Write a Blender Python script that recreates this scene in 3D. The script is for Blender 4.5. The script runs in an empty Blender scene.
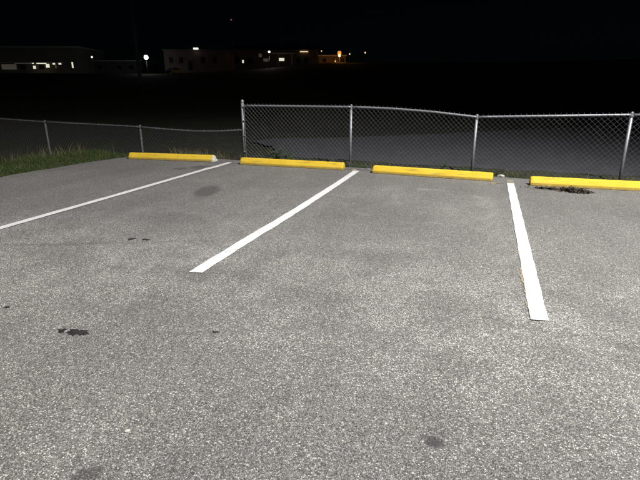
import bpy, math, random
import numpy as np
from mathutils import Vector, Matrix
R = math.radians
random.seed(11); np.random.seed(11)
scene = bpy.context.scene
col = scene.collection

# ------------------------------------------------------------------ camera, world, lights, exposure
YAW = R(18.52)
cam = bpy.data.cameras.new('camera'); cam_o = bpy.data.objects.new('camera', cam); col.objects.link(cam_o)
cam_o.location = (0, 0, 1.5); cam_o.rotation_euler = (R(90 - 17.54), 0, YAW)
cam.sensor_width = 36; cam.lens = 27.06; cam.clip_start = 0.05; cam.clip_end = 3000
scene.camera = cam_o

world = bpy.data.worlds.new('World'); scene.world = world; world.use_nodes = True
wn = world.node_tree.nodes; wl = world.node_tree.links
sky = wn.new('ShaderNodeTexSky'); sky.sky_type = 'NISHITA'; sky.sun_disc = False
sky.sun_elevation = R(20); sky.sun_rotation = R(200); sky.altitude = 0; sky.ozone_density = 6
wl.new(sky.outputs[0], wn['Background'].inputs[0]); wn['Background'].inputs[1].default_value = 0.0002

night_fill = bpy.data.lights.new('night_fill', 'SUN'); night_fill.energy = 0.012; night_fill.angle = R(0.5); night_fill.color = (1, .96, .9)  # added faint sun lamp that lifts the dark field and far walls
night_fill_o = bpy.data.objects.new('night_fill', night_fill); col.objects.link(night_fill_o)
night_fill_o.rotation_euler = (R(70), 0, R(-20))

FLOOD = Vector((5.6, 2.9, 11.4)); FLOOD_AIM = Vector((-3.0, 7.4, 0)); FLOOD_W = 19000
fl = bpy.data.lights.new('flood_lamp', 'SPOT'); fl.energy = FLOOD_W; fl.spot_size = R(122); fl.spot_blend = 1.0
fl.shadow_soft_size = 0.10; fl.color = (1.0, .985, .965)
fl_o = bpy.data.objects.new('flood_lamp', fl); col.objects.link(fl_o)

scene.view_settings.view_transform = 'Standard'; scene.view_settings.look = 'None'
scene.view_settings.gamma = 1; scene.view_settings.use_curve_mapping = False
scene.view_settings.exposure = 0
scene.cycles.use_denoising = True

# ------------------------------------------------------------------ helpers
class NT:
    """small wrapper to write node materials"""
    def __init__(s, name):
        s.m = bpy.data.materials.new(name); s.m.use_nodes = True
        s.t = s.m.node_tree; s.n = s.t.nodes; s.b = s.n['Principled BSDF']
        s.geo = s.n.new('ShaderNodeNewGeometry')
    def link(s, a, b): s.t.links.new(a, b)
    def noise(s, scale, detail=3, rough=.55, vec=None, w=None):
        n = s.n.new('ShaderNodeTexNoise'); n.inputs['Scale'].default_value = scale
        n.inputs['Detail'].default_value = detail; n.inputs['Roughness'].default_value = rough
        s.link(vec or s.geo.outputs['Position'], n.inputs['Vector']); return n.outputs['Fac']
    def vor(s, scale, feature='F1', rnd=1.0, vec=None):
        n = s.n.new('ShaderNodeTexVoronoi'); n.feature = feature; n.inputs['Scale'].default_value = scale
        n.inputs['Randomness'].default_value = rnd
        s.link(vec or s.geo.outputs['Position'], n.inputs['Vector']); return n
    def math(s, op, a, b=None, c=None, clamp=False):
        n = s.n.new('ShaderNodeMath'); n.operation = op; n.use_clamp = clamp
        for i, x in enumerate((a, b, c)):
            if x is None: continue
            if isinstance(x, (int, float)): n.inputs[i].default_value = x
            else: s.link(x, n.inputs[i])
        return n.outputs[0]
    def ramp(s, fac, stops, interp='LINEAR'):
        n = s.n.new('ShaderNodeValToRGB'); cr = n.color_ramp; cr.interpolation = interp
        while len(cr.elements) < len(stops): cr.elements.new(.5)
        for e, (p, c) in zip(cr.elements, stops):
            e.position = p; e.color = (c, c, c, 1) if isinstance(c, (int, float)) else (*c, 1)
        s.link(fac, n.inputs[0]); return n.outputs[0]
    def maprange(s, v, a, b, c=0, d=1, smooth=True):
        n = s.n.new('ShaderNodeMapRange'); n.interpolation_type = 'SMOOTHSTEP' if smooth else 'LINEAR'
        for i, x in enumerate((a, b, c, d)): n.inputs[i + 1].default_value = x
        s.link(v, n.inputs[0]); return n.outputs[0]
    def mix(s, f, a, b, mode='MIX'):
        n = s.n.new('ShaderNodeMix'); n.data_type = 'RGBA'; n.blend_type = mode
        for sock, x in ((n.inputs[0], f), (n.inputs[6], a), (n.inputs[7], b)):
            if isinstance(x, (int, float)): sock.default_value = x if sock == n.inputs[0] else (x, x, x, 1)
            elif isinstance(x, tuple): sock.default_value = (*x, 1)
            else: s.link(x, sock)
        return n.outputs[2]
    def base(s, x):
        if isinstance(x, tuple): s.b.inputs['Base Color'].default_value = (*x, 1)
        else: s.link(x, s.b.inputs['Base Color'])
    def rough(s, r): 
        if isinstance(r, (int, float)): s.b.inputs['Roughness'].default_value = r
        else: s.link(r, s.b.inputs['Roughness'])
    def bump(s, h, strength=.5, dist=.01, prev=None):
        n = s.n.new('ShaderNodeBump'); n.inputs['Strength'].default_value = strength; n.inputs['Distance'].default_value = dist
        s.link(h, n.inputs['Height'])
        if prev is not None: s.link(prev, n.inputs['Normal'])
        return n.outputs[0]
    def normal(s, n): s.link(n, s.b.inputs['Normal'])
    def spec(s, v): s.b.inputs['Specular IOR Level'].default_value = v
    def metal(s, v): s.b.inputs['Metallic'].default_value = v

def mesh_obj(name, verts, faces, mat=None, parent=None, smooth=False):
    me = bpy.data.meshes.new(name); me.from_pydata([tuple(map(float, v)) for v in verts], [], faces); me.update()
    if mat: me.materials.append(mat)
    if smooth: me.polygons.foreach_set('use_smooth', [True] * len(me.polygons))
    o = bpy.data.objects.new(name, me); col.objects.link(o)
    if parent: o.parent = parent
    return o
def tag(o, label=None, cat=None, group=None, kind=None):
    if label: o['label'] = label
    if cat: o['category'] = cat
    if group: o['group'] = group
    if kind: o['kind'] = kind
    return o
def empty(name, loc=(0, 0, 0), rz=0):
    o = bpy.data.objects.new(name, None); o.empty_display_size = .1; col.objects.link(o)
    o.location = loc; o.rotation_euler = (0, 0, rz); return o

class MB:
    def __init__(s): s.v = []; s.f = []
    def add(s, v, f):
        k = len(s.v); s.v += [tuple(p) for p in v]; s.f += [tuple(i + k for i in q) for q in f]
    def box(s, x0, x1, y0, y1, z0, z1):
        s.add([(x0,y0,z0),(x1,y0,z0),(x1,y1,z0),(x0,y1,z0),(x0,y0,z1),(x1,y0,z1),(x1,y1,z1),(x0,y1,z1)],
              [(3,2,1,0),(4,5,6,7),(0,1,5,4),(1,2,6,5),(2,3,7,6),(3,0,4,7)])
    def tube(s, pts, r, n=8, cap=True):
        pts = [Vector(p) for p in pts]; rr = r if isinstance(r, (list, tuple)) else [r] * len(pts)
        k = len(s.v)
        for i, p in enumerate(pts):
            t = (pts[min(i + 1, len(pts) - 1)] - pts[max(i - 1, 0)]).normalized()
            a = Vector((0, 0, 1)) if abs(t.z) < .9 else Vector((1, 0, 0))
            u = t.cross(a).normalized(); w = t.cross(u)
            for j in range(n):
                th = 2 * math.pi * j / n
                s.v.append(tuple(p + (u * math.cos(th) + w * math.sin(th)) * rr[i]))
        for i in range(len(pts) - 1):
            for j in range(n):
                a = k + i * n + j; b = k + i * n + (j + 1) % n
                s.f.append((a, b, b + n, a + n))
        if cap:
            s.f.append(tuple(k + j for j in range(n))[::-1]); e = k + (len(pts) - 1) * n
            s.f.append(tuple(e + j for j in range(n)))
    def lathe(s, prof, c=(0, 0, 0), n=12):
        k = len(s.v)
        for r, z in prof:
            for j in range(n):
                th = 2 * math.pi * j / n; s.v.append((c[0] + r * math.cos(th), c[1] + r * math.sin(th), c[2] + z))
        for i in range(len(prof) - 1):
            for j in range(n):
                a = k + i * n + j; b = k + i * n + (j + 1) % n; s.f.append((a, b, b + n, a + n))
        s.f.append(tuple(k + j for j in range(n))[::-1]); e = k + (len(prof) - 1) * n
        s.f.append(tuple(e + j for j in range(n)))
    def build(s, name, mat, parent=None, smooth=False): return mesh_obj(name, s.v, s.f, mat, parent, smooth)

def sstep(a, b, x):
    t = np.clip((x - a) / (b - a), 0, 1); return t * t * (3 - 2 * t)
def interp(xs, ys): return lambda x: float(np.interp(x, xs, ys))

# ------------------------------------------------------------------ materials
def asphalt_material():
    N = NT('asphalt')
    pos = N.geo.outputs['Position']
    wear = N.noise(.55, 4, .6); wear2 = N.noise(2.6, 3, .6); wear3 = N.noise(9, 2, .5)
    amount = N.math('ADD', N.math('MULTIPLY', wear, .55), N.math('ADD', N.math('MULTIPLY', wear2, .3), N.math('MULTIPLY', wear3, .15)))
    ps = N.n.new('ShaderNodeSeparateXYZ'); N.link(pos, ps.inputs[0])
    wy = N.math('ADD', ps.outputs[1], N.math('MULTIPLY', N.math('SUBTRACT', N.noise(.7, 3, .6), .5), 2.6))
    lane = N.math('MULTIPLY', N.maprange(wy, 1.7, 2.8), N.maprange(wy, 5.0, 3.5))
    lane = N.math('MULTIPLY', lane, N.maprange(N.noise(1.7, 4, .65), .38, .60))
    amount = N.math('ADD', amount, N.math('MULTIPLY', lane, .36))
    v1 = N.vor(125); v2 = N.vor(260); v3 = N.vor(62)
    sep1 = N.n.new('ShaderNodeSeparateColor'); N.link(v1.outputs['Color'], sep1.inputs[0])
    sep2 = N.n.new('ShaderNodeSeparateColor'); N.link(v2.outputs['Color'], sep2.inputs[0])
    sep3 = N.n.new('ShaderNodeSeparateColor'); N.link(v3.outputs['Color'], sep3.inputs[0])
    # binder film over the stones: shows fewer stones where little worn
    st1 = N.ramp(N.math('ADD', sep1.outputs[0], N.math('MULTIPLY', N.math('SUBTRACT', amount, .5), .75)),
                 [(.0, (.036, .035, .034)), (.30, (.082, .080, .077)), (.55, (.145, .142, .137)), (.78, (.215, .210, .203)), (.93, (.37, .362, .35)), (1.0, (.56, .55, .53))])
    hue = N.mix(sep1.outputs[1], (1.06, 1.0, .92), (.95, .99, 1.05))
    st1 = N.mix(1.0, st1, hue, 'MULTIPLY')
    st2 = N.ramp(sep2.outputs[0], [(0, (.045, .044, .042)), (.5, (.11, .107, .102)), (.85, (.21, .205, .195)), (1, (.40, .39, .37))])
    c = N.mix(N.maprange(v1.outputs['Distance'], .28, .62), st1, st2)
    # a few larger pale stones
    big = N.math('MULTIPLY', N.math('GREATER_THAN', sep3.outputs[0], .955), N.maprange(v3.outputs['Distance'], .42, .22))
    c = N.mix(N.math('MULTIPLY', big, .75), c, (.50, .48, .45))
    dark = N.math('MULTIPLY', N.math('GREATER_THAN', sep3.outputs[1], .93), N.maprange(v3.outputs['Distance'], .45, .25))
    c = N.mix(N.math('MULTIPLY', dark, .6), c, (.035, .034, .033))
    c = N.mix(1.0, c, N.ramp(N.noise(34, 3, .7), [(.3, .86), (.7, 1.14)]), 'MULTIPLY')
    # broad tone: polished / dusty zones and grime bands
    tone = N.ramp(N.noise(.28, 3, .5), [(.3, (.90, .90, .90)), (.7, (1.07, 1.06, 1.04))])
    c = N.mix(1.0, c, tone, 'MULTIPLY')
    m = N.n.new('ShaderNodeMapping'); m.inputs['Scale'].default_value = (1.5, .22, 1); m.inputs['Rotation'].default_value = (0, 0, R(4)); N.link(pos, m.inputs[0])
    c = N.mix(1.0, c, N.ramp(N.noise(1.0, 3, .6, m.outputs[0]), [(.35, .9), (.65, 1.06)]), 'MULTIPLY')
    # stains: (x, y, half width, half depth, rotation, strength, soft)
    sx = N.n.new('ShaderNodeSeparateXYZ'); N.link(pos, sx.inputs[0])
    warp = N.n.new('ShaderNodeTexNoise'); warp.inputs['Scale'].default_value = 13; warp.inputs['Detail'].default_value = 4; N.link(pos, warp.inputs[0])
    ws = N.n.new('ShaderNodeSeparateColor'); N.link(warp.outputs['Color'], ws.inputs[0])
    X = N.math('ADD', sx.outputs[0], N.math('MULTIPLY', N.math('SUBTRACT', ws.outputs[0], .5), .10))
    Y = N.math('ADD', sx.outputs[1], N.math('MULTIPLY', N.math('SUBTRACT', ws.outputs[1], .5), .14))
    stains = [(-3.93, 6.30, .17, .42, .35, .62, .35), (-5.55, 8.02, .13, .13, 0, .55, .3), (-5.30, 8.30, .16, .20, 0, .6, .3),
              (-1.40, 1.20, .04, .045, 0, .75, .5), (-.09, 1.83, .032, .032, 0, .95, .5),
              (-3.4, 4.75, .5, .25, .2, .16, .8), (-1.1, 5.6, .55, .8, .3, .15, .8), (1.6, 6.6, .5, .9, 0, .13, .8),
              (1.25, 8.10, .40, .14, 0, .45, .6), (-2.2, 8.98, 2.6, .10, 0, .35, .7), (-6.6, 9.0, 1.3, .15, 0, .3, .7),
              (-.6, 4.2, .7, .16, .1, .16, .8), (-3.75, 3.62, .95, .035, .40, .30, .8), (1.3, 3.0, 1.1, .04, -.15, .22, .8), (-2.9, 6.9, .35, .5, .2, .14, .8), (-1.0, 3.2, .9, .2, -.1, .12, .8)]
    tot = None
    for (x, y, a, b, ro, k, soft) in stains:
        dx = N.math('SUBTRACT', X, x); dy = N.math('SUBTRACT', Y, y)
        cs, sn = math.cos(ro), math.sin(ro)
        p = N.math('DIVIDE', N.math('ADD', N.math('MULTIPLY', dx, cs), N.math('MULTIPLY', dy, sn)), a)
        q = N.math('DIVIDE', N.math('SUBTRACT', N.math('MULTIPLY', dy, cs), N.math('MULTIPLY', dx, sn)), b)
        r = N.math('SQRT', N.math('ADD', N.math('MULTIPLY', p, p), N.math('MULTIPLY', q, q)))
        s_ = N.math('MULTIPLY', N.maprange(r, 1 + soft, 1 - soft * .8), k)
        tot = s_ if tot is None else N.math('MAXIMUM', tot, s_)
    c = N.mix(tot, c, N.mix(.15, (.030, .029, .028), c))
    # light scuffs from turning tyres: thin arcs round a point in the stall
    for (x, y, r0, w, k) in [(-.55, 6.9, .62, .10, .14), (-.75, 6.5, 1.0, .08, .10), (-3.6, 3.9, 1.2, .22, .08)]:
        dx = N.math('SUBTRACT', X, x); dy = N.math('SUBTRACT', Y, y)
        rr = N.math('SQRT', N.math('ADD', N.math('MULTIPLY', dx, dx), N.math('MULTIPLY', dy, dy)))
        band = N.maprange(N.math('ABSOLUTE', N.math('SUBTRACT', rr, r0)), w, 0)
        band = N.math('MULTIPLY', band, N.maprange(wear2, .42, .62))
        c = N.mix(N.math('MULTIPLY', band, k), c, (.40, .39, .37))
    N.base(c); N.rough(.82); N.spec(.35)
    h = N.math('ADD', N.math('MULTIPLY', N.maprange(v1.outputs['Distance'], .6, .1), .7), N.math('MULTIPLY', N.maprange(v2.outputs['Distance'], .6, .1), .3))
    N.normal(N.bump(h, .55, .005))
    return N.m

def paint_material(name, colr, worn=(.16, .155, .15), cover=.5):
    N = NT(name)
    v = N.vor(105); sep = N.n.new('ShaderNodeSeparateColor'); N.link(v.outputs['Color'], sep.inputs[0])
    n1 = N.noise(3.2, 4, .65); n2 = N.noise(38, 3, .6)
    k = N.math('ADD', N.math('MULTIPLY', n1, .5), N.math('ADD', N.math('MULTIPLY', n2, .38), N.math('MULTIPLY', sep.outputs[0], .22)))
    f = N.maprange(k, cover - .03, cover + .05)
    dirt = N.ramp(N.noise(7, 4, .6), [(.3, tuple(x * .90 for x in colr)), (.65, colr)])
    c = N.mix(f, dirt, worn)
    N.base(c); N.rough(.7); N.spec(.3)
    N.normal(N.bump(v.outputs['Distance'], .45, .003)); return N.m

def stop_material():
    N = NT('yellow_stop_paint')
    tc = N.n.new('ShaderNodeTexCoord'); o = tc.outputs['Object']
    sep = N.n.new('ShaderNodeSeparateXYZ'); N.link(o, sep.inputs[0])
    n1 = N.noise(5, 5, .65); n2 = N.noise(34, 4, .65); n3 = N.noise(160, 2, .5)
    yel = N.ramp(n1, [(.3, (.56, .37, .026)), (.7, (.66, .45, .040))])
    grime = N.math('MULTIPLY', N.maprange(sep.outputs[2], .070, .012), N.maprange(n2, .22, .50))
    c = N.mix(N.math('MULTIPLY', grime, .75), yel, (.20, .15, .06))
    chips = N.maprange(N.math('ADD', N.math('MULTIPLY', n2, .6), N.math('MULTIPLY', n1, .4)), .625, .66)
    c = N.mix(chips, c, (.34, .31, .26))
    scuff = N.maprange(N.noise(2.2, 5, .7), .60, .72)
    c = N.mix(N.math('MULTIPLY', scuff, .25), c, (.25, .21, .12))
    mm = N.n.new('ShaderNodeMapping'); mm.inputs['Scale'].default_value = (1.6, 14, 22); N.link(o, mm.inputs[0])
    oi = N.n.new('ShaderNodeObjectInfo'); tyre = N.n.new('ShaderNodeTexNoise'); tyre.noise_dimensions = '4D'; tyre.inputs['Scale'].default_value = 2.0; tyre.inputs['Detail'].default_value = 5
    N.link(mm.outputs[0], tyre.inputs['Vector']); N.link(N.math('MULTIPLY', oi.outputs['Random'], 40), tyre.inputs['W'])
    c = N.mix(N.math('MULTIPLY', N.maprange(tyre.outputs['Fac'], .56, .70), .42), c, (.10, .085, .05))
    N.base(c); N.rough(.75); N.spec(.2)
    N.normal(N.bump(N.math('ADD', n2, N.math('MULTIPLY', n3, .5)), .35, .004)); return N.m

def simple(name, c, rough=.8, spec=.3, metal=0, var=.15, scale=20, bump=0):
    N = NT(name)
    if var: N.base(N.ramp(N.noise(scale, 4, .6), [(.3, tuple(x * (1 - var) for x in c)), (.7, tuple(x * (1 + var) for x in c))]))
    else: N.base(c)
    N.rough(rough); N.spec(spec); N.metal(metal)
    if bump: N.normal(N.bump(N.noise(scale * 4, 3, .6), .5, bump))
    return N.m
def emit(name, c, strength):
    N = NT(name); N.base((.6, .6, .6)); N.b.inputs['Emission Color'].default_value = (*c, 1); N.b.inputs['Emission Strength'].default_value = strength
    return N.m

def ground_material():
    N = NT('field_soil')
    n = N.noise(.09, 5, .6); n2 = N.noise(3.0, 5, .65); n3 = N.noise(40, 3, .6)
    c = N.mix(N.maprange(n, .35, .65), (.030, .036, .022), (.046, .046, .030))
    c = N.mix(N.maprange(n2, .48, .66), c, (.058, .052, .041))
    c = N.mix(1.0, c, N.ramp(n3, [(.3, .65), (.7, 1.25)]), 'MULTIPLY')
    N.base(c); N.rough(.95); N.spec(.1)
    N.normal(N.bump(N.math('ADD', n2, n3), .6, .05)); return N.m

def leaf_material(name, a, b):
    N = NT(name); N.base(N.ramp(N.noise(14, 3, .6), [(.3, a), (.7, b)])); N.rough(.6); N.spec(.25)
    N.b.inputs['Transmission Weight'].default_value = 0; return N.m

M = {}
M['asphalt'] = asphalt_material()
M['white_paint'] = paint_material('white_line_paint', (.60, .60, .592), cover=.69)
M['old_paint'] = paint_material('old_yellow_paint', (.40, .29, .13), cover=.50)
M['stop'] = stop_material()
M['concrete'] = simple('bare_concrete', (.46, .43, .37), .9, .2, var=.25, scale=30, bump=.004)
M['galv'] = simple('galvanised_steel', (.255, .262, .285), .5, .5, .55, .18, 14)
M['wire'] = simple('galvanised_wire', (.14, .144, .155), .55, .5, .3, .35, 6)
M['galv_dark'] = simple('dark_galvanised_steel', (.10, .10, .105), .75, .3, .2, .3, 14)  # low fence: steel and wire in a darker tone than the tall fence
M['wire_dark'] = simple('dark_wire', (.09, .09, .095), .75, .3, .2, .3, 6)
M['rust'] = simple('rusty_steel', (.10, .055, .03), .8, .3, .2, .3, 40)
M['road'] = simple('road_asphalt', (.056, .0565, .064), .9, .3, 0, .18, 3, .004)
M['ground'] = ground_material()
M['grass'] = leaf_material('grass_blades', (.028, .044, .011), (.055, .075, .021))
M['dry'] = leaf_material('dry_grass', (.10, .088, .046), (.19, .165, .09))
M['weed'] = leaf_material('weed_leaves', (.035, .070, .016), (.06, .11, .03))
M['litter'] = leaf_material('dead_leaves', (.016, .013, .010), (.065, .050, .034))
M['dirt'] = simple('dirt', (.075, .062, .046), .95, .1, 0, .35, 25, .01)
M['tar'] = simple('black_tar', (.016, .016, .015), .8, .25, 0, .6, 90, .008)
M['tar'].node_tree.nodes['Color Ramp'].color_ramp.elements[1].position = .62; M['tar'].node_tree.nodes['Color Ramp'].color_ramp.elements.new(.72).color = (.10, .098, .094, 1)
M['stone'] = simple('pale_stone', (.40, .38, .34), .9, .2, 0, .25, 40)
M['wood'] = simple('weathered_wood', (.17, .16, .15), .9, .2, 0, .25, 5)
M['dark_metal'] = simple('dark_metal', (.06, .06, .065), .5, .4, .3, .1, 5)

# ------------------------------------------------------------------ terrain and paved surfaces
def terrain_z(X, Y):
    X = np.asarray(X, float); Y = np.asarray(Y, float)
    fwd = X * -math.sin(YAW) + Y * math.cos(YAW); side = X * math.cos(YAW) + Y * math.sin(YAW)
    dist = np.hypot(X, Y)
    edge_y = np.interp(X, [-8, -5, -2.2, .5, 3, 8], [9.5, 9.45, 9.2, 9.0, 8.9, 8.8])
    dy = Y - edge_y                       # behind the kerbless far edge of the lot
    dx = -7.85 - X                        # beyond the left edge
    left = sstep(-5.2, -6.6, X)
    drop_far = -.055 - .52 * sstep(1.25, 2.4, dy) - left * .36 * sstep(.12, .9, dy) * (1 - sstep(1.25, 2.4, dy))
    drop_left = -.04 - .16 * sstep(.6, 3.0, dx) - .30 * sstep(1.8, 4.5, dx)
    z = np.where(dy > 0, drop_far, np.where(dx > 0, drop_left, -.07))
    both = (dy > 0) & (dx > 0); z = np.where(both, np.minimum(drop_far, drop_left), z)
    z = np.maximum(z, -.58)
    # the land rises slowly to the houses and to a low ridge on the right
    ridge = 5.05 + 3.3 * sstep(-35, 5, side)
    rise = sstep(46, 150, dist) ** .9
    near = np.where(Y < 0, 0, 1)
    z = z + near * (ridge + .58) * rise * sstep(0, 25, fwd)
    z = z + .35 * np.sin(X * .043 + 1.3) * np.sin(Y * .037) * sstep(60, 120, dist) * near
    return z
def axis(dense0, dense1, step, lo, hi):
    a = list(np.arange(dense0, dense1 + 1e-6, step)); d = step
    x = dense1
    while x < hi: d *= 1.22; x += d; a.append(x)
    x = dense0; d = step
    while x > lo: d *= 1.22; x -= d; a.insert(0, x)
    return np.array(a)
xs = axis(-14, 6, .25, -900, 900); ys = axis(4, 15, .16, -300, 1500)
XX, YY = np.meshgrid(xs, ys); ZZ = terrain_z(XX, YY)
nz = np.random.normal(0, .012, ZZ.shape); ZZ = ZZ + nz * (np.hypot(XX, YY) < 30) * (ZZ > -.45)
V = np.stack([XX, YY, ZZ], -1).reshape(-1, 3); nx = len(xs)
F = [(j * nx + i, j * nx + i + 1, (j + 1) * nx + i + 1, (j + 1) * nx + i) for j in range(len(ys) - 1) for i in range(nx - 1)]
tag(mesh_obj('ground', V, F, M['ground'], smooth=True), kind='structure')

def wob(x, k=1.0): return k * (.5 * math.sin(x * 5.3 + .4) + .3 * math.sin(x * 13.1 + 2) + .2 * math.sin(x * 31 + 1))
edge = []
for x in np.arange(14, -7.5, -.12): edge.append((x, np.interp(x, [-8, -5, -2.2, .5, 3, 8], [9.46, 9.43, 9.2, 9.0, 8.9, 8.8]) + wob(x, .035)))
for y in np.arange(9.25, -14, -.15): edge.append((np.interp(y, [-14, 6.2, 7.6, 8.4, 9.07, 9.3], [-8.4, -8.05, -7.95, -7.85, -7.66, -7.5]) + wob(y, .04), y))
edge += [(14, -14)]
n = len(edge)
lv = [(x, y, 0) for x, y in edge] + [(x, y, -.12) for x, y in edge]
lf = [tuple(range(n))[::-1]] + [(i, (i + 1) % n, (i + 1) % n + n, i + n)[::1] for i in range(n)]
lot = mesh_obj('parking_lot', lv, lf, M['asphalt'])
import bmesh
bm = bmesh.new(); bm.from_mesh(lot.data); bmesh.ops.recalc_face_normals(bm, faces=bm.faces); bm.to_mesh(lot.data); bm.free()
tag(lot, kind='structure')

rk = [(-6.3, 14.2), (-5.4, 12.5), (-3.6, 11.95), (0, 11.75), (6, 11.5), (60, 9.0), (90, 60), (22, 46.5), (8.5, 33.2), (-1.9, 23.0), (-6, 19.6), (-8.2, 18.7), (-8.6, 17.4), (-7.2, 16.0)]  # left end cut back: dim light behind the low fence put into its shape
rp = []; rq = random.Random(3)
for (p, q) in zip(rk, rk[1:] + rk[:1]):
    L_ = math.hypot(q[0] - p[0], q[1] - p[1]); k_ = max(1, int(L_ / .35))
    for i in range(k_):
        t = i / k_; j_ = .10 if L_ < 40 else 0
        rp.append((p[0] + (q[0] - p[0]) * t + rq.gauss(0, j_), p[1] + (q[1] - p[1]) * t + rq.gauss(0, j_)))
road = mesh_obj('road', [(x, y, -.49) for x, y in rp], [tuple(range(len(rp)))], M['road']); tag(road, kind='structure')

# ------------------------------------------------------------------ painted lines
def strip(pts, z, mat, name, parent=None, amp=.004, seed=0):
    """pts: list of (y, x_left, x_right)"""
    ys_ = [p[0] for p in pts]; L = interp(ys_, [p[1] for p in pts]); Rr = interp(ys_, [p[2] for p in pts])
    v = []; f = []; yy = np.arange(ys_[0], ys_[-1] + 1e-6, .03); rnd = random.Random(seed)
    for y in yy:
        v.append((L(y) + wob(y * 2 + seed, amp) + rnd.uniform(-1, 1) * .0007, y, z)); v.append((Rr(y) + wob(y * 2.3 + seed + 5, amp) + rnd.uniform(-1, 1) * .0007, y, z))
    for i in range(2): v[i] = (v[i][0], v[i][1] + (.02 if i else .0), z)
    for i in range(len(yy) - 1): f.append((2 * i, 2 * i + 1, 2 * i + 3, 2 * i + 2))
    return mesh_obj(name, v, f, mat, parent)
LG = 'white parking lines'
la = strip([(2.6, -5.10, -4.99), (5.7, -5.075, -4.965), (8.02, -5.085, -4.97), (8.12, -5.10, -4.955), (8.24, -5.10, -4.955), (8.32, -5.07, -4.945), (9.02, -5.075, -4.96)], .008, M['white_paint'], 'parking_line', seed=1)
tag(la, 'white painted line farthest left, running up to the gap beside the chipped yellow stop', 'parking line', LG)
lb = strip([(3.27, -2.275, -2.155), (4.45, -2.272, -2.152), (4.66, -2.268, -2.142), (4.85, -2.258, -2.138), (5.72, -2.250, -2.132), (7.5, -2.26, -2.145), (8.82, -2.285, -2.165)], .008, M['white_paint'], 'parking_line', seed=2)
tag(lb, 'white painted line in the middle, with a slight kink along its length', 'parking line', LG)
lc = strip([(3.24, .415, .53), (5.0, .42, .535), (8.42, .43, .54)], .008, M['white_paint'], 'parking_line', seed=3)
tag(lc, 'white painted line farthest right with old orange paint at its far end', 'parking line', LG)
oc = strip([(8.30, .425, .545), (8.80, .43, .54)], .004, M['old_paint'], 'old_paint', lc, seed=7)
oc2 = strip([(3.45, .410, .45), (4.0, .404, .45), (4.6, .418, .45), (5.4, .430, .45)], .004, M['old_paint'], 'old_paint', lc, .014, seed=8)
ob = strip([(8.7, -2.30, -2.18), (9.05, -2.36, -2.30)], .004, M['old_paint'], 'old_paint', lb, seed=9)
oa = mesh_obj('old_paint', [(.17, 8.30, .004), (.40, 8.42, .004), (.40, 8.47, .004), (.17, 8.35, .004)], [(0, 1, 2, 3)], M['old_paint'], lc)
oa = mesh_obj('old_paint', [(.2, 8.22, .004), (.27, 8.30, .004), (.25, 8.33, .004), (.18, 8.26, .004)], [(0, 1, 2, 3)], M['old_paint'], lc)

# ------------------------------------------------------------------ wheel stops
def wheel_stop(p0, p1, label, chip_right=False, chip_left=False, seed=0):
    """p0, p1: front lower corners, left and right"""
    p0 = Vector((*p0, 0)); p1 = Vector((*p1, 0)); L = (p1 - p0).length; a = math.atan2(p1.y - p0.y, p1.x - p0.x)
    root = empty('wheel_stop', p0, a); rnd = random.Random(seed)
    D, H = .19, .135
    prof = [(0, .006), (.004, .048), (.012, .060), (.045, .118), (.056, .131), (.068, H), (D - .068, H), (D - .056, .131), (D - .045, .118), (D - .012, .06), (D - .004, .048), (D, .006)]
    xs_ = [0, .012, .03] + list(np.arange(.08, L - .07, .05)) + [L - .03, L - .012, L]
    cut = L - .065 if chip_right else None
    def section(x):
        e = min(x, L - x); k = 1.0; s = []
        inset = .014 * (1 - min(1, e / .03)) ** 2
        for (y, z) in prof:
            jitter = rnd.gauss(0, .0009)
            zz = z - inset * (z > .05) * 1.0; yy = y + inset * (1 if y < D / 2 else -1) * .6
            s.append((x, yy + jitter, max(zz + jitter, .002)))
        return s
    def body(xl, name, mat, droop=0):
        v = []; f = []; n = len(prof)
        for i, x in enumerate(xl):
            sct = section(x)
            if droop: 
                t = i / (len(xl) - 1); sct = [(px - .02 * t * (pz / H) - rnd.uniform(0, .008), py, pz * (1 - .30 * t * t) + rnd.uniform(-.004, .004)) for px, py, pz in sct]
            v += sct
        for i in range(len(xl) - 1):
            for j in range(n):
                a_ = i * n + j; b_ = i * n + (j + 1) % n; f.append((a_, a_ + n, b_ + n, b_))
        f.append(tuple(range(n))); f.append(tuple((len(xl) - 1) * n + j for j in range(n))[::-1])
        o = mesh_obj(name, v, f, mat, root)
        b = bmesh.new(); b.from_mesh(o.data); bmesh.ops.recalc_face_normals(b, faces=b.faces); b.to_mesh(o.data); b.free()
        return o
    if chip_right:
        body([x for x in xs_ if x < cut - .02] + [cut], 'painted_body', M['stop'])
        body([cut + .0005, cut + .02, cut + .045, L], 'bare_concrete_end', M['concrete'], droop=1)
    else:
        body(xs_, 'painted_body', M['stop'])
    for x in (.34, L - .34):
        m = MB(); m.lathe([(.012, H - .004), (.012, H + .004), (.008, H + .007)], (x, D / 2, 0), 8); m.build('anchor_pin', M['rust'], root)
    tag(root, label, 'wheel stop', 'yellow wheel stops'); return root
wheel_stop((-7.42, 8.78), (-5.37, 8.98), 'yellow concrete wheel stop farthest left, right end chipped to bare concrete', chip_right=True, seed=1)
wheel_stop((-4.71, 8.85), (-2.50, 8.82), 'yellow wheel stop in front of the tall end post of the fence', seed=2)
wheel_stop((-1.90, 8.68), (.20, 8.50), 'yellow wheel stop between the middle and the right white line', seed=3)
wheel_stop((.78, 8.33), (2.90, 8.39), 'yellow wheel stop at the right with a pile of dead leaves in front', seed=4)

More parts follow.
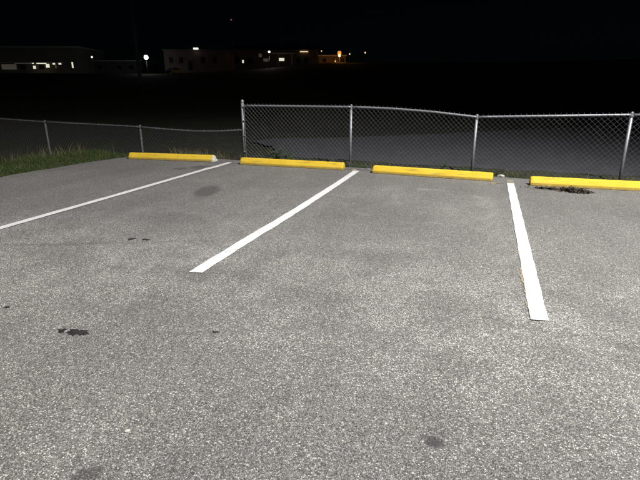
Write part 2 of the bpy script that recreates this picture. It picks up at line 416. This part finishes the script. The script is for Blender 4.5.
# ------------------------------------------------------------------ chain link fences
def fence_y(x): return 9.86 - .045 * (x + 5.1)
def chain_mesh(s0, s1, top, bottom, nrows, pitch=.046, rad=.0019, seed=0, barb=.030):
    rnd = random.Random(seed); m = MB(); nW = int((s1 - s0) / pitch); off = {}
    def belly(x, z): return .018 * math.sin(x * 1.9 + seed) * math.sin(max(0, z) * 2.2) + .01 * math.sin(x * 5.1)
    for i in range(nW):
        xa = s0 + i * pitch; zt = top(xa); zb = bottom(xa); rows = nrows; hz = (zt + barb - zb) / rows
        pts = []
        for j in range(rows + 1):
            right = (j + i) % 2
            x = xa + (pitch if right else 0); z = zb + j * hz
            y = fence_y(x) - .03 + (.0028 if right else -.0028) + belly(x, z)
            pts.append((x + .004 * math.sin(z * 6 + xa * 2), y, z))
        m.tube(pts, rad, 4, False)
        if (rows + i) % 2 == 0:     # twisted barb pointing up past the rail
            x, y, z = pts[-1]; m.tube([(x, y, z), (x + .004, y, z + .02)], rad * 1.3, 4, False)
    return m
def rail_part(pts, parent, r=.021, mat='galv'):
    m = MB(); m.tube(pts, r, 10); m.build('top_rail', M[mat], parent, True)
def line_post(x, zb, zt, parent, r=.026, mat='galv'):
    m = MB(); y = fence_y(x); m.tube([(x, y, zb), (x, y, zt - .03)], r, 12); p = m.build('line_post', M[mat], parent, True)
    m = MB(); m.lathe([(r + .004, -.05), (r + .005, -.02), (r * .9, .0), (r * 1.05, .018), (r * .9, .034), (.006, .044)], (x, y, zt - .012), 12)
    m.build('loop_cap', M[mat], p, True)
def ties(x0, x1, step, top, parent):
    m = MB(); x = x0 + step / 2
    while x < x1:
        z = top(x); y = fence_y(x)
        pts = [(x, y + .026 * math.cos(t), z + .026 * math.sin(t)) for t in np.linspace(0, 2 * math.pi, 9)]
        m.tube(pts, .0022, 4, False); x += step
    o = m.build('tie_wires', M['wire'], parent); tag(o, kind='stuff')

tall = empty('chain_link_fence', (-5.1, fence_y(-5.1), -.05)); T0 = tall.location.copy()
tag(tall, 'tall galvanised chain link fence with a dipping top rail behind the right wheel stops', 'fence')
top_tall = interp([-5.1, -3.73, -2.58, -1.8, -1.03, -.56, -.16, 1.07, 2.31, 4.9, 7.5], [1.128, 1.134, 1.134, 1.116, 1.070, 1.025, .987, 1.029, 1.072, 1.10, 1.10])
def bot_tall(x): return -.06 + .015 * math.sin(x * 2.3)
posts = [-2.60, -.16, 2.31, 4.9, 7.5]
class Shift:
    pass
m = MB(); m.tube([(-5.1, fence_y(-5.1), -.3), (-5.1, fence_y(-5.1), 1.215)], .033, 14); ep = m.build('end_post', M['galv'], None, True)
m = MB(); m.lathe([(.037, -.02), (.038, .01), (.030, .028), (.012, .040), (.004, .043)], (-5.1, fence_y(-5.1), 1.215), 14); cp = m.build('dome_cap', M['galv'], ep, True)
m = MB(); m.box(-5.052, -5.046, fence_y(-5.1) - .042, fence_y(-5.1) - .022, -.02, 1.14); tb = m.build('tension_bar', M['galv'], None)
parts = [ep, tb]
for z in (.12, .48, .80, 1.10):
    m = MB(); m.lathe([(.036, 0), (.0375, .004), (.0375, .020), (.036, .024)], (-5.1, fence_y(-5.1), z), 14); m.box(-5.068, -5.040, fence_y(-5.1) - .05, fence_y(-5.1) - .016, z + .001, z + .023)
    b = m.build('brace_band', M['galv'], ep)
for x in posts:
    before = set(bpy.data.objects); line_post(x, -.3, top_tall(x) + .02, None); parts += [o for o in set(bpy.data.objects) - before if o.parent is None]
knots = [-5.06] + posts
for a, b in zip(knots[:-1], knots[1:]):
    xsr = sorted(set([a, b] + [x for x in np.arange(a, b, .2)]))
    before = set(bpy.data.objects); rail_part([(x, fence_y(x), top_tall(x)) for x in xsr], None); parts += [o for o in set(bpy.data.objects) - before]
    wm = chain_mesh(a + .01, b, top_tall, bot_tall, 26, seed=int(a * 10)).build('wire_mesh', M['wire'], None); tag(wm, kind='stuff'); parts.append(wm)
before = set(bpy.data.objects); ties(-5.0, 7.4, .42, top_tall, None); parts += list(set(bpy.data.objects) - before)
def adopt(root, parts):
    inv = Matrix.Translation(root.location).inverted()
    for p in parts: p.parent = root; p.matrix_parent_inverse = inv
adopt(tall, parts)

low = empty('low_chain_link_fence', (-7.97, fence_y(-7.97), -.45))
tag(low, 'low sagging chain link fence along the grass at the left', 'fence')
top_low = interp([-20.4, -17.3, -14.2, -12.78, -12.0, -11.1, -9.9, -7.97, -7.23, -6.39, -5.71, -5.13], [.62, .64, .70, .68, .66, .640, .622, .594, .560, .540, .560, .606])
def bot_low(x): return -.44 + .28 * sstep(-6.6, -5.3, x) + .02 * math.sin(x * 2)
parts = []
for x in (-17.3, -14.2, -11.1, -7.97):
    before = set(bpy.data.objects); line_post(x, -.7, top_low(x) + .02, None, mat='galv_dark'); parts += [o for o in set(bpy.data.objects) - before if o.parent is None]
knots = [-17.3, -14.2, -11.1, -7.97, -5.14]
for a, b in zip(knots[:-1], knots[1:]):
    xsr = sorted(set([a, b] + [x for x in np.arange(a, b, .2)]))
    before = set(bpy.data.objects); rail_part([(x, fence_y(x), top_low(x)) for x in xsr], None, .019, 'galv_dark'); parts += list(set(bpy.data.objects) - before)
    wm = chain_mesh(a + .01, b, top_low, bot_low, 22, seed=int(a * 7)).build('wire_mesh', M['wire_dark'], None); tag(wm, kind='stuff'); parts.append(wm)
before = set(bpy.data.objects); ties(-14, -5.2, .45, top_low, None); parts += list(set(bpy.data.objects) - before)
adopt(low, parts)

# ------------------------------------------------------------------ grass, weeds, litter
def blades(name, spots, mat, hmin, hmax, width, lean, seed, segs=2):
    rnd = random.Random(seed); m = MB()
    for (x, y, z, k) in spots:
        h = rnd.uniform(hmin, hmax) * k; a = rnd.uniform(0, 6.283); w = width * rnd.uniform(.6, 1.2)
        l = rnd.uniform(.1, lean) * h; d = rnd.uniform(0, 6.283); ux, uy = math.cos(a) * w, math.sin(a) * w; v = []
        for i in range(segs + 1):
            t = i / segs; px = x + math.cos(d) * l * t * t; py = y + math.sin(d) * l * t * t; pz = z + h * t * (1 - .15 * t)
            if i < segs: v += [(px - ux * (1 - t * .6), py - uy * (1 - t * .6), pz), (px + ux * (1 - t * .6), py + uy * (1 - t * .6), pz)]
            else: v.append((px, py, pz))
        f = [(2 * i, 2 * i + 1, 2 * i + 3, 2 * i + 2) for i in range(segs - 1)] + [(2 * segs - 2, 2 * segs - 1, 2 * segs)]
        m.add(v, f)
    return m.build(name, mat)
def tz(x, y): return float(terrain_z(x, y))
def edge_x(y): return float(np.interp(y, [-14, 6.2, 7.6, 8.4, 9.07, 9.3], [-8.4, -8.05, -7.95, -7.85, -7.66, -7.5]))
def edge_y(x): return float(np.interp(x, [-8, -5, -2.2, .5, 3, 8], [9.46, 9.43, 9.2, 9.0, 8.9, 8.8]))
rnd = random.Random(5); sp = []
while len(sp) < 30000:
    y = rnd.uniform(3.5, 10.6); e = edge_x(min(y, 9.2)); x = e + .03 - rnd.expovariate(1 / 1.7)
    if x < -14.5: continue
    if y > 9.4 and x > -8.2: continue
    cl = .55 + .45 * math.sin(x * 3.1 + 1.1 * math.sin(y * 2.3)) * math.sin(y * 2.9 + x)
    if rnd.random() > .35 + .65 * cl: continue
    sp.append((x, y, tz(x, y) - .01, (.55 + .6 * cl) * (1 + .9 * float(sstep(.3, 1.8, e - x)) * (y > 7))))
tag(blades('grass', sp, M['grass'], .05, .14, .004, .9, 1), 'rough green grass verge left of the asphalt edge', 'grass', kind='stuff')
sp = []
for _ in range(240):
    cx = rnd.gauss(-10.6, 1.0) if rnd.random() < .7 else rnd.uniform(-14, -8.2); y = rnd.uniform(8.6, 10.0)
    sp.append((cx, y, tz(cx, y) - .02, 1))
tag(blades('dry_grass', sp, M['dry'], .22, .52, .0035, .5, 2, 3), 'tall dry grass stalks around the leaning light post in the grass', 'grass', kind='stuff')
sp = []
while len(sp) < 9000:
    x = rnd.uniform(-7.4, 8); e = edge_y(x); y = e + .02 + abs(rnd.gauss(0, .33)); 
    if y > e + 1.3: continue
    cl = .5 + .5 * math.sin(x * 2.7 + 2 * math.sin(x * 1.3))
    right = float(sstep(-1.2, .6, x))
    if rnd.random() > .12 + .25 * cl + .6 * right: continue
    if x < -5 and rnd.random() > .35: continue
    near_fence = 1 - min(1, abs(y - fence_y(x)) / .5)
    sp.append((x, y, tz(x, y) - .01, .6 + .5 * cl + .5 * near_fence))
tag(blades('fence_grass', sp, M['grass'], .03, .10, .0035, .9, 3), 'low green grass strip growing along the foot of the tall fence', 'grass', kind='stuff')
sp = []
for _ in range(520):
    x = rnd.uniform(-7.3, -5.2) if rnd.random() < .55 else rnd.uniform(-5, 6); y = edge_y(x) + rnd.uniform(.25, .9)
    sp.append((x, y, tz(x, y), 1))
for _ in range(260):
    x = rnd.uniform(-6.95, -5.45); y = edge_y(x) + rnd.uniform(.06, .28); sp.append((x, y, tz(x, y), 2.6 - .5 * (x + 6.95)))
tag(blades('dry_fence_grass', sp, M['dry'], .05, .16, .003, 1.2, 4, 3), 'dry yellow grass wisps lying along the foot of the fences', 'grass', kind='stuff')

def leaf_verts(p, d, n, L, W, curl=.25):
    d = d.normalized(); s = d.cross(n).normalized(); n2 = s.cross(d)
    o = []
    for t, w in ((0, .08), (.3, .85), (.62, .75)):
        c = p + d * L * t - n2 * curl * L * t * t
        o += [c - s * W * w * .5 + n2 * W * .12, c, c + s * W * w * .5 + n2 * W * .12]
    o.append(p + d * L - n2 * curl * L)
    f = [(0, 1, 4, 3), (1, 2, 5, 4), (3, 4, 7, 6), (4, 5, 8, 7), (6, 7, 9), (7, 8, 9)]
    return o, f
def weed(x, y, h, spread, nst, label, seed, leaf=.07, group='weeds along the fence'):
    r = random.Random(seed); z0 = tz(x, y) - .01; root = empty('weed', (x, y, z0)); st = MB(); lv_ = MB()
    for _ in range(nst):
        a = r.uniform(0, 6.283); hh = h * r.uniform(.6, 1); tip = Vector((math.cos(a) * spread * r.uniform(.3, 1), math.sin(a) * spread * r.uniform(.3, 1), hh))
        pts = [Vector((0, 0, 0)), tip * .5 + Vector((0, 0, hh * .12)), tip]; st.tube(pts, [.004, .003, .0015], 5)
        for t in np.arange(.2, 1.01, .11):
            p = pts[1] * (2 * t) if t < .5 else pts[1].lerp(pts[2], 2 * t - 1)
            b = r.uniform(0, 6.283); d = Vector((math.cos(b), math.sin(b), r.uniform(.1, .6)))
            v, f = leaf_verts(p, d, Vector((0, 0, 1)), leaf * r.uniform(.6, 1.2), leaf * .45 * r.uniform(.7, 1.2)); lv_.add(v, f)
    st.build('stems', M['weed'], root); lo = lv_.build('leaves', M['weed'], root)
    return tag(root, label, 'weed', group)
weed(-4.25, 9.62, .34, .24, 11, 'leafy green weed behind the wheel stop next to the tall end post', 1, .095)
weed(-3.95, 9.70, .24, .2, 7, 'smaller low weed just right of the leafy weed by the end post', 9, .08)
weed(-.70, 9.52, .24, .10, 6, 'upright weed against the mesh left of the fence post where the rail dips', 2, .06)
weed(-.30, 9.48, .13, .18, 7, 'low spreading weed at the foot of the post where the rail dips', 3, .06)
weed(-2.30, 9.42, .12, .16, 7, 'small weed in the gap between the second and third wheel stops', 4, .06)
weed(-6.55, 9.72, .16, .16, 7, 'small pale weed behind the chipped yellow wheel stop', 5, .06)
weed(-7.65, 9.35, .10, .14, 6, 'small dark weed at the left end of the chipped wheel stop', 6, .05)

def litter(name, spots, size, label, seed, thick=.004):
    r = random.Random(seed); m = MB()
    for (x, y, z) in spots:
        a = r.uniform(0, 6.283); L = size * r.uniform(.5, 1.3)
        v, f = leaf_verts(Vector((x, y, z)), Vector((math.cos(a), math.sin(a), r.uniform(-.1, .45))), Vector((r.uniform(-.4, .4), r.uniform(-.4, .4), 1)), L, L * .6, r.uniform(-.3, .5)); m.add(v, f)
    return tag(m.build(name, M['litter']), label, 'leaf litter', kind='stuff')
r = random.Random(8); sp = []
for _ in range(420):
    t = r.gauss(0, .5)
    x = 1.36 + .21 * max(-1.6, min(1.15, t)) + r.gauss(0, .02); y = 8.05 - .05 * t + r.gauss(0, .06)
    sp.append((x, y, .006 + r.random() * .035 * math.exp(-t * t)))
for _ in range(120): sp.append((1.0 + r.gauss(0, .13), 8.13 + r.gauss(0, .03), .006 + r.random() * .008))
litter('leaf_pile', sp, .05, 'small pile of dead leaves and dirt in front of the right wheel stop', 3)
def mound(name, cx, cy, a, b, h, mat, seed, label, cat, rings=6, seg=48):
    r = random.Random(seed); v = [(cx, cy, h)]; f = []
    ph = [r.uniform(0, 6.28) for _ in range(4)]
    for i in range(1, rings + 1):
        t = i / rings
        for j in range(seg):
            th = 2 * math.pi * j / seg; k = t * (1 + .22 * math.sin(2 * th + ph[0]) + .16 * math.sin(3 * th + ph[1]) + .12 * math.sin(5 * th + ph[2]) + .1 * math.sin(9 * th + ph[3]) + r.uniform(-.09, .09) * (t > .5) - .45 * math.exp(-((th - 2.2) / .35) ** 2) * t)
            v.append((cx + a * k * math.cos(th), cy + b * k * math.sin(th), max(.0015, h * (1 - t * t) + r.uniform(-.12, .12) * h) if i < rings else .001))
    for j in range(seg): f.append((0, 1 + j, 1 + (j + 1) % seg))
    for i in range(rings - 1):
        for j in range(seg):
            p = 1 + i * seg + j; q = 1 + i * seg + (j + 1) % seg; f.append((p, p + seg, q + seg, q))
    return tag(mesh_obj(name, v, f, mat, smooth=True), label, cat)
mound('dirt_mound', 1.30, 8.06, .22, .09, .022, M['dirt'], 2, 'dark dirt under the leaf pile by the right wheel stop', 'dirt')
sp = []
for _ in range(700):
    x = r.uniform(-7.4, 6); y = edge_y(x) + abs(r.gauss(0, .14)) - .02; sp.append((x, y, max(tz(x, y), 0 if y < edge_y(x) else -.05) + .008))
for _ in range(160):
    x = r.uniform(-6.0, -4.8); y = edge_y(x) + r.uniform(-.03, .3); sp.append((x, y, -.02))
for _ in range(240):
    x = r.uniform(-5.75, -5.1); y = edge_y(x) + r.uniform(.05, .35); sp.append((x, y, tz(x, y) + r.random() * .07))
litter('fence_leaf_litter', sp, .045, 'scattered dead leaves along the asphalt edge under the fence', 4)

tg = 'black tar spots on the asphalt'
mound('tar_spot', -2.365, 2.135, .062, .050, .006, M['tar'], 4, 'larger black tar spot of the pair at the left of the asphalt', 'tar spot')
mound('tar_spot', -2.475, 2.120, .030, .026, .005, M['tar'], 5, 'smaller black tar spot just left of the larger one', 'tar spot')
mound('tar_spot', -3.38, 3.91, .040, .035, .004, M['tar'], 6, 'left one of two small dark spots between the left and middle lines', 'tar spot')
mound('tar_spot', -3.23, 3.94, .040, .035, .004, M['tar'], 7, 'right one of two small dark spots between the left and middle lines', 'tar spot')
mound('tar_spot', -1.52, 2.42, .020, .016, .004, M['tar'], 8, 'tiny dark spot below the near end of the middle line', 'tar spot')
mound('tar_spot', -3.13, 2.27, .022, .018, .004, M['tar'], 9, 'tiny dark spot at the far left edge of the asphalt', 'tar spot')
for o in list(bpy.data.objects):
    if o.name.startswith('tar_spot'): o['group'] = tg

def pebble(x, y, z, s, label, seed, mat='stone'):
    r = random.Random(seed); b = bmesh.new(); bmesh.ops.create_icosphere(b, subdivisions=2, radius=1)
    for v in b.verts: v.co *= r.uniform(.85, 1.12); v.co.x *= s * 1.3; v.co.y *= s; v.co.z *= s * .6
    me = bpy.data.meshes.new('stone'); b.to_mesh(me); b.free(); me.materials.append(M[mat]); o = bpy.data.objects.new('stone', me); col.objects.link(o)
    o.location = (x, y, z + s * .35); o.rotation_euler = (0, 0, r.uniform(0, 6)); return tag(o, label, 'stone', 'pale stones')
pebble(-1.42, 1.46, 0, .010, 'tiny white stone lying on the near asphalt at lower left', 1)
pebble(-.98, 9.10, -.05, .045, 'left pale stone behind the third wheel stop', 2)
pebble(-.74, 9.08, -.05, .04, 'right pale stone behind the third wheel stop', 3)
pebble(-2.06, 9.15, -.03, .035, 'pale stone at the left end of the third wheel stop', 4)
pebble(.36, 9.25, -.05, .06, 'pale stone in the grass beyond the right white line', 5)
pebble(-1.55, 9.12, -.05, .03, 'small pale stone behind the left half of the third wheel stop', 6)

# ------------------------------------------------------------------ flood lamp that lights the lot (stands right of and behind the viewpoint)
fr = empty('flood_light_mast', (FLOOD.x + .9, FLOOD.y - .6, 0))
tag(fr, 'tall steel mast with a flood light over the parking lot, outside the view', 'flood light')
aim = (FLOOD_AIM - FLOOD).normalized()
m = MB(); m.tube([(0, 0, 0), (0, 0, 11.7)], [.11, .07], 12); m.box(-.2, .2, -.2, .2, 0, .03); m.build('mast', M['galv'], fr)
m = MB(); m.tube([(0, 0, 11.55), (-.82, .54, 11.6)], .035, 8); m.build('arm', M['galv'], fr)
m = MB(); m.box(-.22, .22, -.16, .16, .0, .16)
hd = m.build('lamp_housing', M['dark_metal'], fr); hd.location = (FLOOD.x - fr.location.x - aim.x * .06, FLOOD.y - fr.location.y - aim.y * .06, FLOOD.z - aim.z * .06)
hd.rotation_euler = (-aim).to_track_quat('Z', 'Y').to_euler()
fl_o.location = FLOOD; fl_o.rotation_euler = aim.to_track_quat('-Z', 'Y').to_euler()

# ------------------------------------------------------------------ far buildings, lamps and pole
FW = Vector((-math.sin(YAW), math.cos(YAW), 0)); RT = Vector((math.cos(YAW), math.sin(YAW), 0))
def far(r, d, z=None):
    p = FW * d + RT * r; p.z = tz(p.x, p.y) if z is None else z; return p
M['cream'] = simple('cream_wall', (.26, .25, .20), .9, .2, 0, .1, .8)
M['grey_wall'] = simple('grey_metal_wall', (.14, .14, .14), .8, .3, 0, .1, .6)
M['brick_wall'] = simple('red_brown_wall', (.12, .085, .075), .9, .2, 0, .15, .8)
M['tan_wall'] = simple('tan_wall', (.20, .15, .10), .9, .2, 0, .12, .7)
M['roof'] = simple('dark_roof', (.09, .085, .08), .9, .2, 0, .15, .8)
M['trim'] = simple('pale_trim', (.6, .6, .57), .7, .3, 0, .05, 2)
M['win_on'] = emit('lit_window_glass', (1, .93, .74), .75)
M['glow_dim'] = emit('dim_glowing_pane', (1, .88, .66), .035)
M['tube'] = emit('strip_light', (1, .95, .78), 1.0)
M['lamp_white'] = emit('white_lamp_glass', (.95, .98, 1), 9)
M['lamp_warm'] = emit('warm_lamp_glass', (1, .74, .42), 1.1)
M['orange_halo'] = emit('sodium_lamp_halo', (1, .36, .06), .95)  # halo round the sodium lamp, put into an oversized glowing globe
M['sodium_core'] = emit('sodium_bulb', (1, .62, .26), 4)
M['lamp_red'] = emit('red_lamp_glass', (1, .42, .34), .16)
M['lamp_pale'] = emit('small_lamp_glass', (1, .92, .78), 1.3)
M['dark_glass'] = simple('dark_glass', (.02, .02, .025), .1, .5, 0, 0)

def building(name, r0, r1, d, depth, ztop, wall, label, rot=0, gable=False, pitch=1.6):
    """front face along the image-right direction at distance d; local x from 0 to width, y back"""
    p = far(r0, d); zb = min(tz(*far(r, dd).xy) for r in (r0, r1) for dd in (d, d + depth)) - .3
    base = tz(*far((r0 + r1) / 2, d).xy)
    root = empty(name, (p.x, p.y, base), YAW + rot); W = r1 - r0; H = ztop - base; b0 = zb - base
    m = MB(); m.box(0, W, 0, depth, b0, H)
    if gable: m.add([(0, 0, H), (0, depth, H), (0, depth / 2, H + pitch), (W, 0, H), (W, depth, H), (W, depth / 2, H + pitch)], [(0, 2, 1), (3, 4, 5)])
    m.build('wall', wall, root)
    m = MB()
    if gable:
        o = .4; t = .15
        for s in (0, 1):
            y0 = -o if s == 0 else depth + o; yr = depth / 2; zl = H - o * pitch / (depth / 2)
            m.add([(-o, y0, zl), (W + o, y0, zl), (W + o, yr, H + pitch), (-o, yr, H + pitch), (-o, y0, zl + t), (W + o, y0, zl + t), (W + o, yr, H + pitch + t), (-o, yr, H + pitch + t)],
                  [(0, 1, 2, 3), (7, 6, 5, 4), (0, 4, 5, 1), (1, 5, 6, 2), (2, 6, 7, 3), (3, 7, 4, 0)])
    else: m.box(-.25, W + .25, -.25, depth + .25, H + .003, H + .28)
    m.build('roof', M['roof'] if gable or wall == M['brick_wall'] else M['trim'], root)
    tag(root, label, 'building', 'far buildings beyond the field'); root['H'] = 0; del root['H']
    return root, W, H
def win(root, x0, x1, z0, z1, mat, name='window', y=0):
    m = MB(); t = .07
    m.box(x0 - t, x1 + t, y - .06, y - .002, z1, z1 + t); m.box(x0 - t, x1 + t, y - .09, y - .002, z0 - t, z0); m.box(x0 - t, x0, y - .06, y - .002, z0, z1); m.box(x1, x1 + t, y - .06, y - .002, z0, z1)
    fo = m.build(name, M['trim'] if mat != M['dark_glass'] else M['roof'], root)
    m = MB(); m.box(x0, x1, y - .03, y - .004, z0, z1); m.build('pane', mat, fo); return fo
def pole_lamp(r, d, zl, mat, label, rad=.16, power=0, colr=(1, 1, 1), name='lamp_post', rp=.06):
    p = far(r, d); root = empty(name, p); h = zl - p.z
    m = MB(); m.tube([(0, 0, -.4), (0, 0, h - .1)], [rp * 1.2, rp], 8); m.build('pole', M['dark_metal'], root)
    m = MB(); m.lathe([(rad * .5, -rad), (rad * .9, -rad * .5), (rad, 0), (rad * .85, rad * .55), (rad * .4, rad)], (0, 0, h), 10); m.build('lamp_globe', mat, root, True)
    m = MB(); m.lathe([(rad * 1.1, rad * .9), (rad * 1.15, rad * 1.05), (rad * .3, rad * 1.5)], (0, 0, h), 10); m.build('lamp_cap', M['dark_metal'], root)
    if mat == M['orange_halo']:
        m = MB(); m.lathe([(.10, -.95), (.24, -.85), (.30, -.65), (.22, -.50)], (0, 0, h), 10); m.build('bulb_tip', M['sodium_core'], root, True)
    if power:
        pl = bpy.data.lights.new('bulb', 'POINT'); pl.energy = power; pl.color = colr; pl.shadow_soft_size = rad
        po = bpy.data.objects.new('bulb', pl); col.objects.link(po); po.parent = root; po.location = (0, 0, h - 1.3)
    return tag(root, label, 'lamp post', 'far lamps')

K = .2515 / 130           # metres to the side per pixel-wide step per metre of distance, used to lay the far row out
def rr(u, d): return (u - 320) * K * d
def zz(v, d): return 1.5 + (5.39 + (72 - v) * .2376 - 1.5) * d / 130

# long shop building far left
b, W, H = building('shop_building', rr(-40, 130), rr(76, 130), 130, 16, zz(47.5, 130), M['cream'], 'long pale shop building at far left with a row of lit windows')
def bx(u): return rr(u, 130) - rr(-40, 130)
base = b.location.z
def bz(v, d=130): return zz(v, d) - base
m = MB(); m.box(bx(-20), bx(62), -1.6, -.003, bz(63.0), bz(62.2)); m.build('canopy', M['trim'], b)
for (u0, u1, v) in [(15, 24, 63.6), (25, 31, 63.5), (32.5, 34, 63.5), (37, 46.5, 63.4)]:
    m = MB(); m.box(bx(u0), bx(u1), -1.5, -1.3, bz(63.9), bz(63.3)); lo = m.build('strip_light', M['tube'] if u0 > 30 else M['glow_dim'], b)
for (u0, u1, v0, v1, k) in [(-2, 13, 64.2, 69.5, 'glow_dim'), (29.8, 32.6, 65.8, 68.8, 'win_on'), (43, 46.6, 63.9, 67.6, 'win_on'), (50, 52.6, 62.6, 64.6, 'win_on'), (56, 58.8, 62.6, 64.6, 'win_on'), (52, 53.6, 64.8, 68, 'glow_dim'), (17, 22, 65, 69, 'dark_glass'), (36, 41, 65, 69, 'dark_glass'), (-18, -6, 64, 69.5, 'glow_dim')]:  # first entry is the roller door: canopy light on it made a glow
    win(b, bx(u0), bx(u1), bz(v1), bz(v0), M[k])
win(b, bx(69.2), bx(70.8), bz(68), bz(62), M['win_on'], 'door')
# grey sheds
b, W, H = building('grey_shed', rr(77, 138), rr(139, 138), 138, 14, zz(61.2, 138), M['grey_wall'], 'low grey shed with a thin pale roof edge left of the utility pole')
b138 = b.location.z
for u in (84, 95, 115, 127): win(b, rr(u, 138) - rr(77, 138), rr(u + 4, 138) - rr(77, 138), zz(69, 138) - b138, zz(65.5, 138) - b138, M['dark_glass'])
b, W, H = building('brick_building', rr(163, 128), rr(226, 128), 128, 16, zz(50.5, 128), M['brick_wall'], 'dark red brown building with a small roof lamp left of the tan building', gable=False)
def sx(u): return rr(u, 128) - rr(163, 128)
def sz(v): return zz(v, 128) - b.location.z
for u in (168, 178, 200, 212): win(b, sx(u), sx(u + 4), sz(63), sz(57), M['dark_glass'])
win(b, sx(187), sx(191), sz(70), sz(61), M['dark_glass'], 'door')
m = MB(); m.box(sx(194), sx(198.5), -.9, -.26, sz(49.6), sz(48.0)); m.build('roof_lamp', M['lamp_pale'], b)
b, W, H = building('tan_building', rr(223, 140), rr(318, 140), 140, 22, zz(49.5, 140), M['tan_wall'], 'large tan building with a broad low roof behind the white lamp', gable=True, pitch=1.9)
def tx(u): return rr(u, 140) - rr(223, 140)
def tzv(v): return zz(v, 140) - b.location.z
win(b, tx(258.5), tx(261.5), tzv(57), tzv(53.8), M['glow_dim']); win(b, tx(263), tx(268), tzv(61.5), tzv(58.5), M['glow_dim'])
win(b, tx(278.5), tx(284), tzv(61), tzv(58), M['win_on']); win(b, tx(241.5), tx(243.2), tzv(63), tzv(60), M['win_on'])
for u in (228, 234, 248, 296, 304): win(b, tx(u), tx(u + 4), tzv(63), tzv(58), M['dark_glass'])
m = MB(); m.box(tx(271), tx(294), -2.2, -.003, tzv(54.0), tzv(53.2)); m.build('canopy', M['trim'], b)
for u in (279, 292): m = MB(); m.tube([(tx(u), -2, -1), (tx(u), -2, tzv(54.05))], .07, 8); m.build('canopy_post', M['trim'], b)
m = MB(); m.box(tx(300), tx(308), -.3, -.06, tzv(52), tzv(51.4)); m.build('eave_glow_strip', M['lamp_warm'], b)  # glowing strip added for the warm eave glow, no lamp known there
b, W, H = building('orange_lit_building', rr(319, 150), rr(346, 150), 150, 12, zz(56, 150), M['tan_wall'], 'small building lit orange by the sodium lamp beside it')
ox = lambda u: rr(u, 150) - rr(319, 150)
for u in (323, 333, 341): win(b, ox(u), ox(u + 3), zz(62, 150) - b.location.z, zz(58.5, 150) - b.location.z, M['dark_glass'])

pole_lamp(rr(145, 121), 121, zz(57.2, 121), M['lamp_white'], 'bright white lamp on a post right of the utility pole', .48, 160, (.95, .98, 1))
pole_lamp(rr(90.5, 120), 120, zz(57, 120), M['lamp_pale'], 'small pale lamp above the grey shed', .22)
pole_lamp(rr(269, 120), 120, zz(51.8, 120), M['lamp_white'], 'white lamp on a tall pole before the tan building', .22, 160, (1, .9, .75))
pole_lamp(rr(339.5, 140), 140, zz(53, 140), M['orange_halo'], 'glowing orange sodium lamp right of the buildings', .55, 700, (1, .45, .12))
pole_lamp(rr(349.8, 150), 150, zz(54, 150), M['lamp_warm'], 'small warm lamp just right of the orange lamp', .20)
pole_lamp(rr(365.4, 150), 150, zz(52.6, 150), M['lamp_warm'], 'small warm lamp farthest right of the row', .22)
pole_lamp(rr(321.5, 146), 146, zz(51, 146), M['lamp_warm'], 'dim warm lamp just left of the orange lamp', .16)

pole_lamp(rr(232.5, 118), 118, zz(20.5, 118), M['lamp_red'], 'tiny dim red light high above the far buildings on a thin dark mast', .17, rp=.03)

pp = far(rr(136.4, 88), 88); up = empty('utility_pole', pp)
m = MB(); m.tube([(0, 0, -.5), (0, 0, 18.2)], [.30, .20], 12); m.build('pole', M['wood'], up, True)
m = MB(); m.box(-1.1, 1.1, -.06, .06, 17.5, 17.62); m.build('crossarm', M['wood'], up)
for x in (-1, -.5, .5, 1): m = MB(); m.lathe([(.03, 17.623), (.05, 17.67), (.03, 17.72), (.04, 17.76)], (x, 0, 0), 8); m.build('insulator', M['trim'], up)
tag(up, 'tall wooden utility pole rising into the dark sky at left', 'utility pole')

# parked pickup, hardly lit, near the bright white lamp
def car(r, d, label, colr, rot=0):
    p = far(r, d); root = empty('parked_car', p, YAW + rot); mt = simple('car_paint', colr, .35, .5, 0, .03, 3)
    prof = [(-2.2, .35), (-2.25, .75), (-2.1, .95), (-1.55, 1.0), (-.95, 1.45), (.55, 1.47), (1.2, 1.02), (2.1, .9), (2.25, .6), (2.2, .35)]
    m = MB(); n = len(prof); v = [(x, -.85 + (.12 if z > 1.1 else 0), z) for x, z in prof] + [(x, .85 - (.12 if z > 1.1 else 0), z) for x, z in prof]
    m.add(v, [tuple(range(n)), tuple(range(2 * n - 1, n - 1, -1))] + [(i, i + n, (i + 1) % n + n, (i + 1) % n) for i in range(n)]); m.build('body', mt, root)
    for x in (-1.4, 1.4):
        for y in (-.8, .8):
            m = MB(); m.tube([(x, y - .1, .33), (x, y + .1, .33)], .33, 16); w = m.build('wheel', M['dark_metal'], root)
    m = MB(); m.add([(-.9, -.868, 1.05), (.95, -.868, 1.05), (.5, -.758, 1.40), (-.85, -.758, 1.40)], [(0, 1, 2, 3)]); m.build('side_window', M['dark_glass'], root)
    return tag(root, label, 'car')
car(rr(172, 120), 120, 'dark bluish car parked by the buildings right of the bright white lamp', (.07, .09, .14), 1.2)
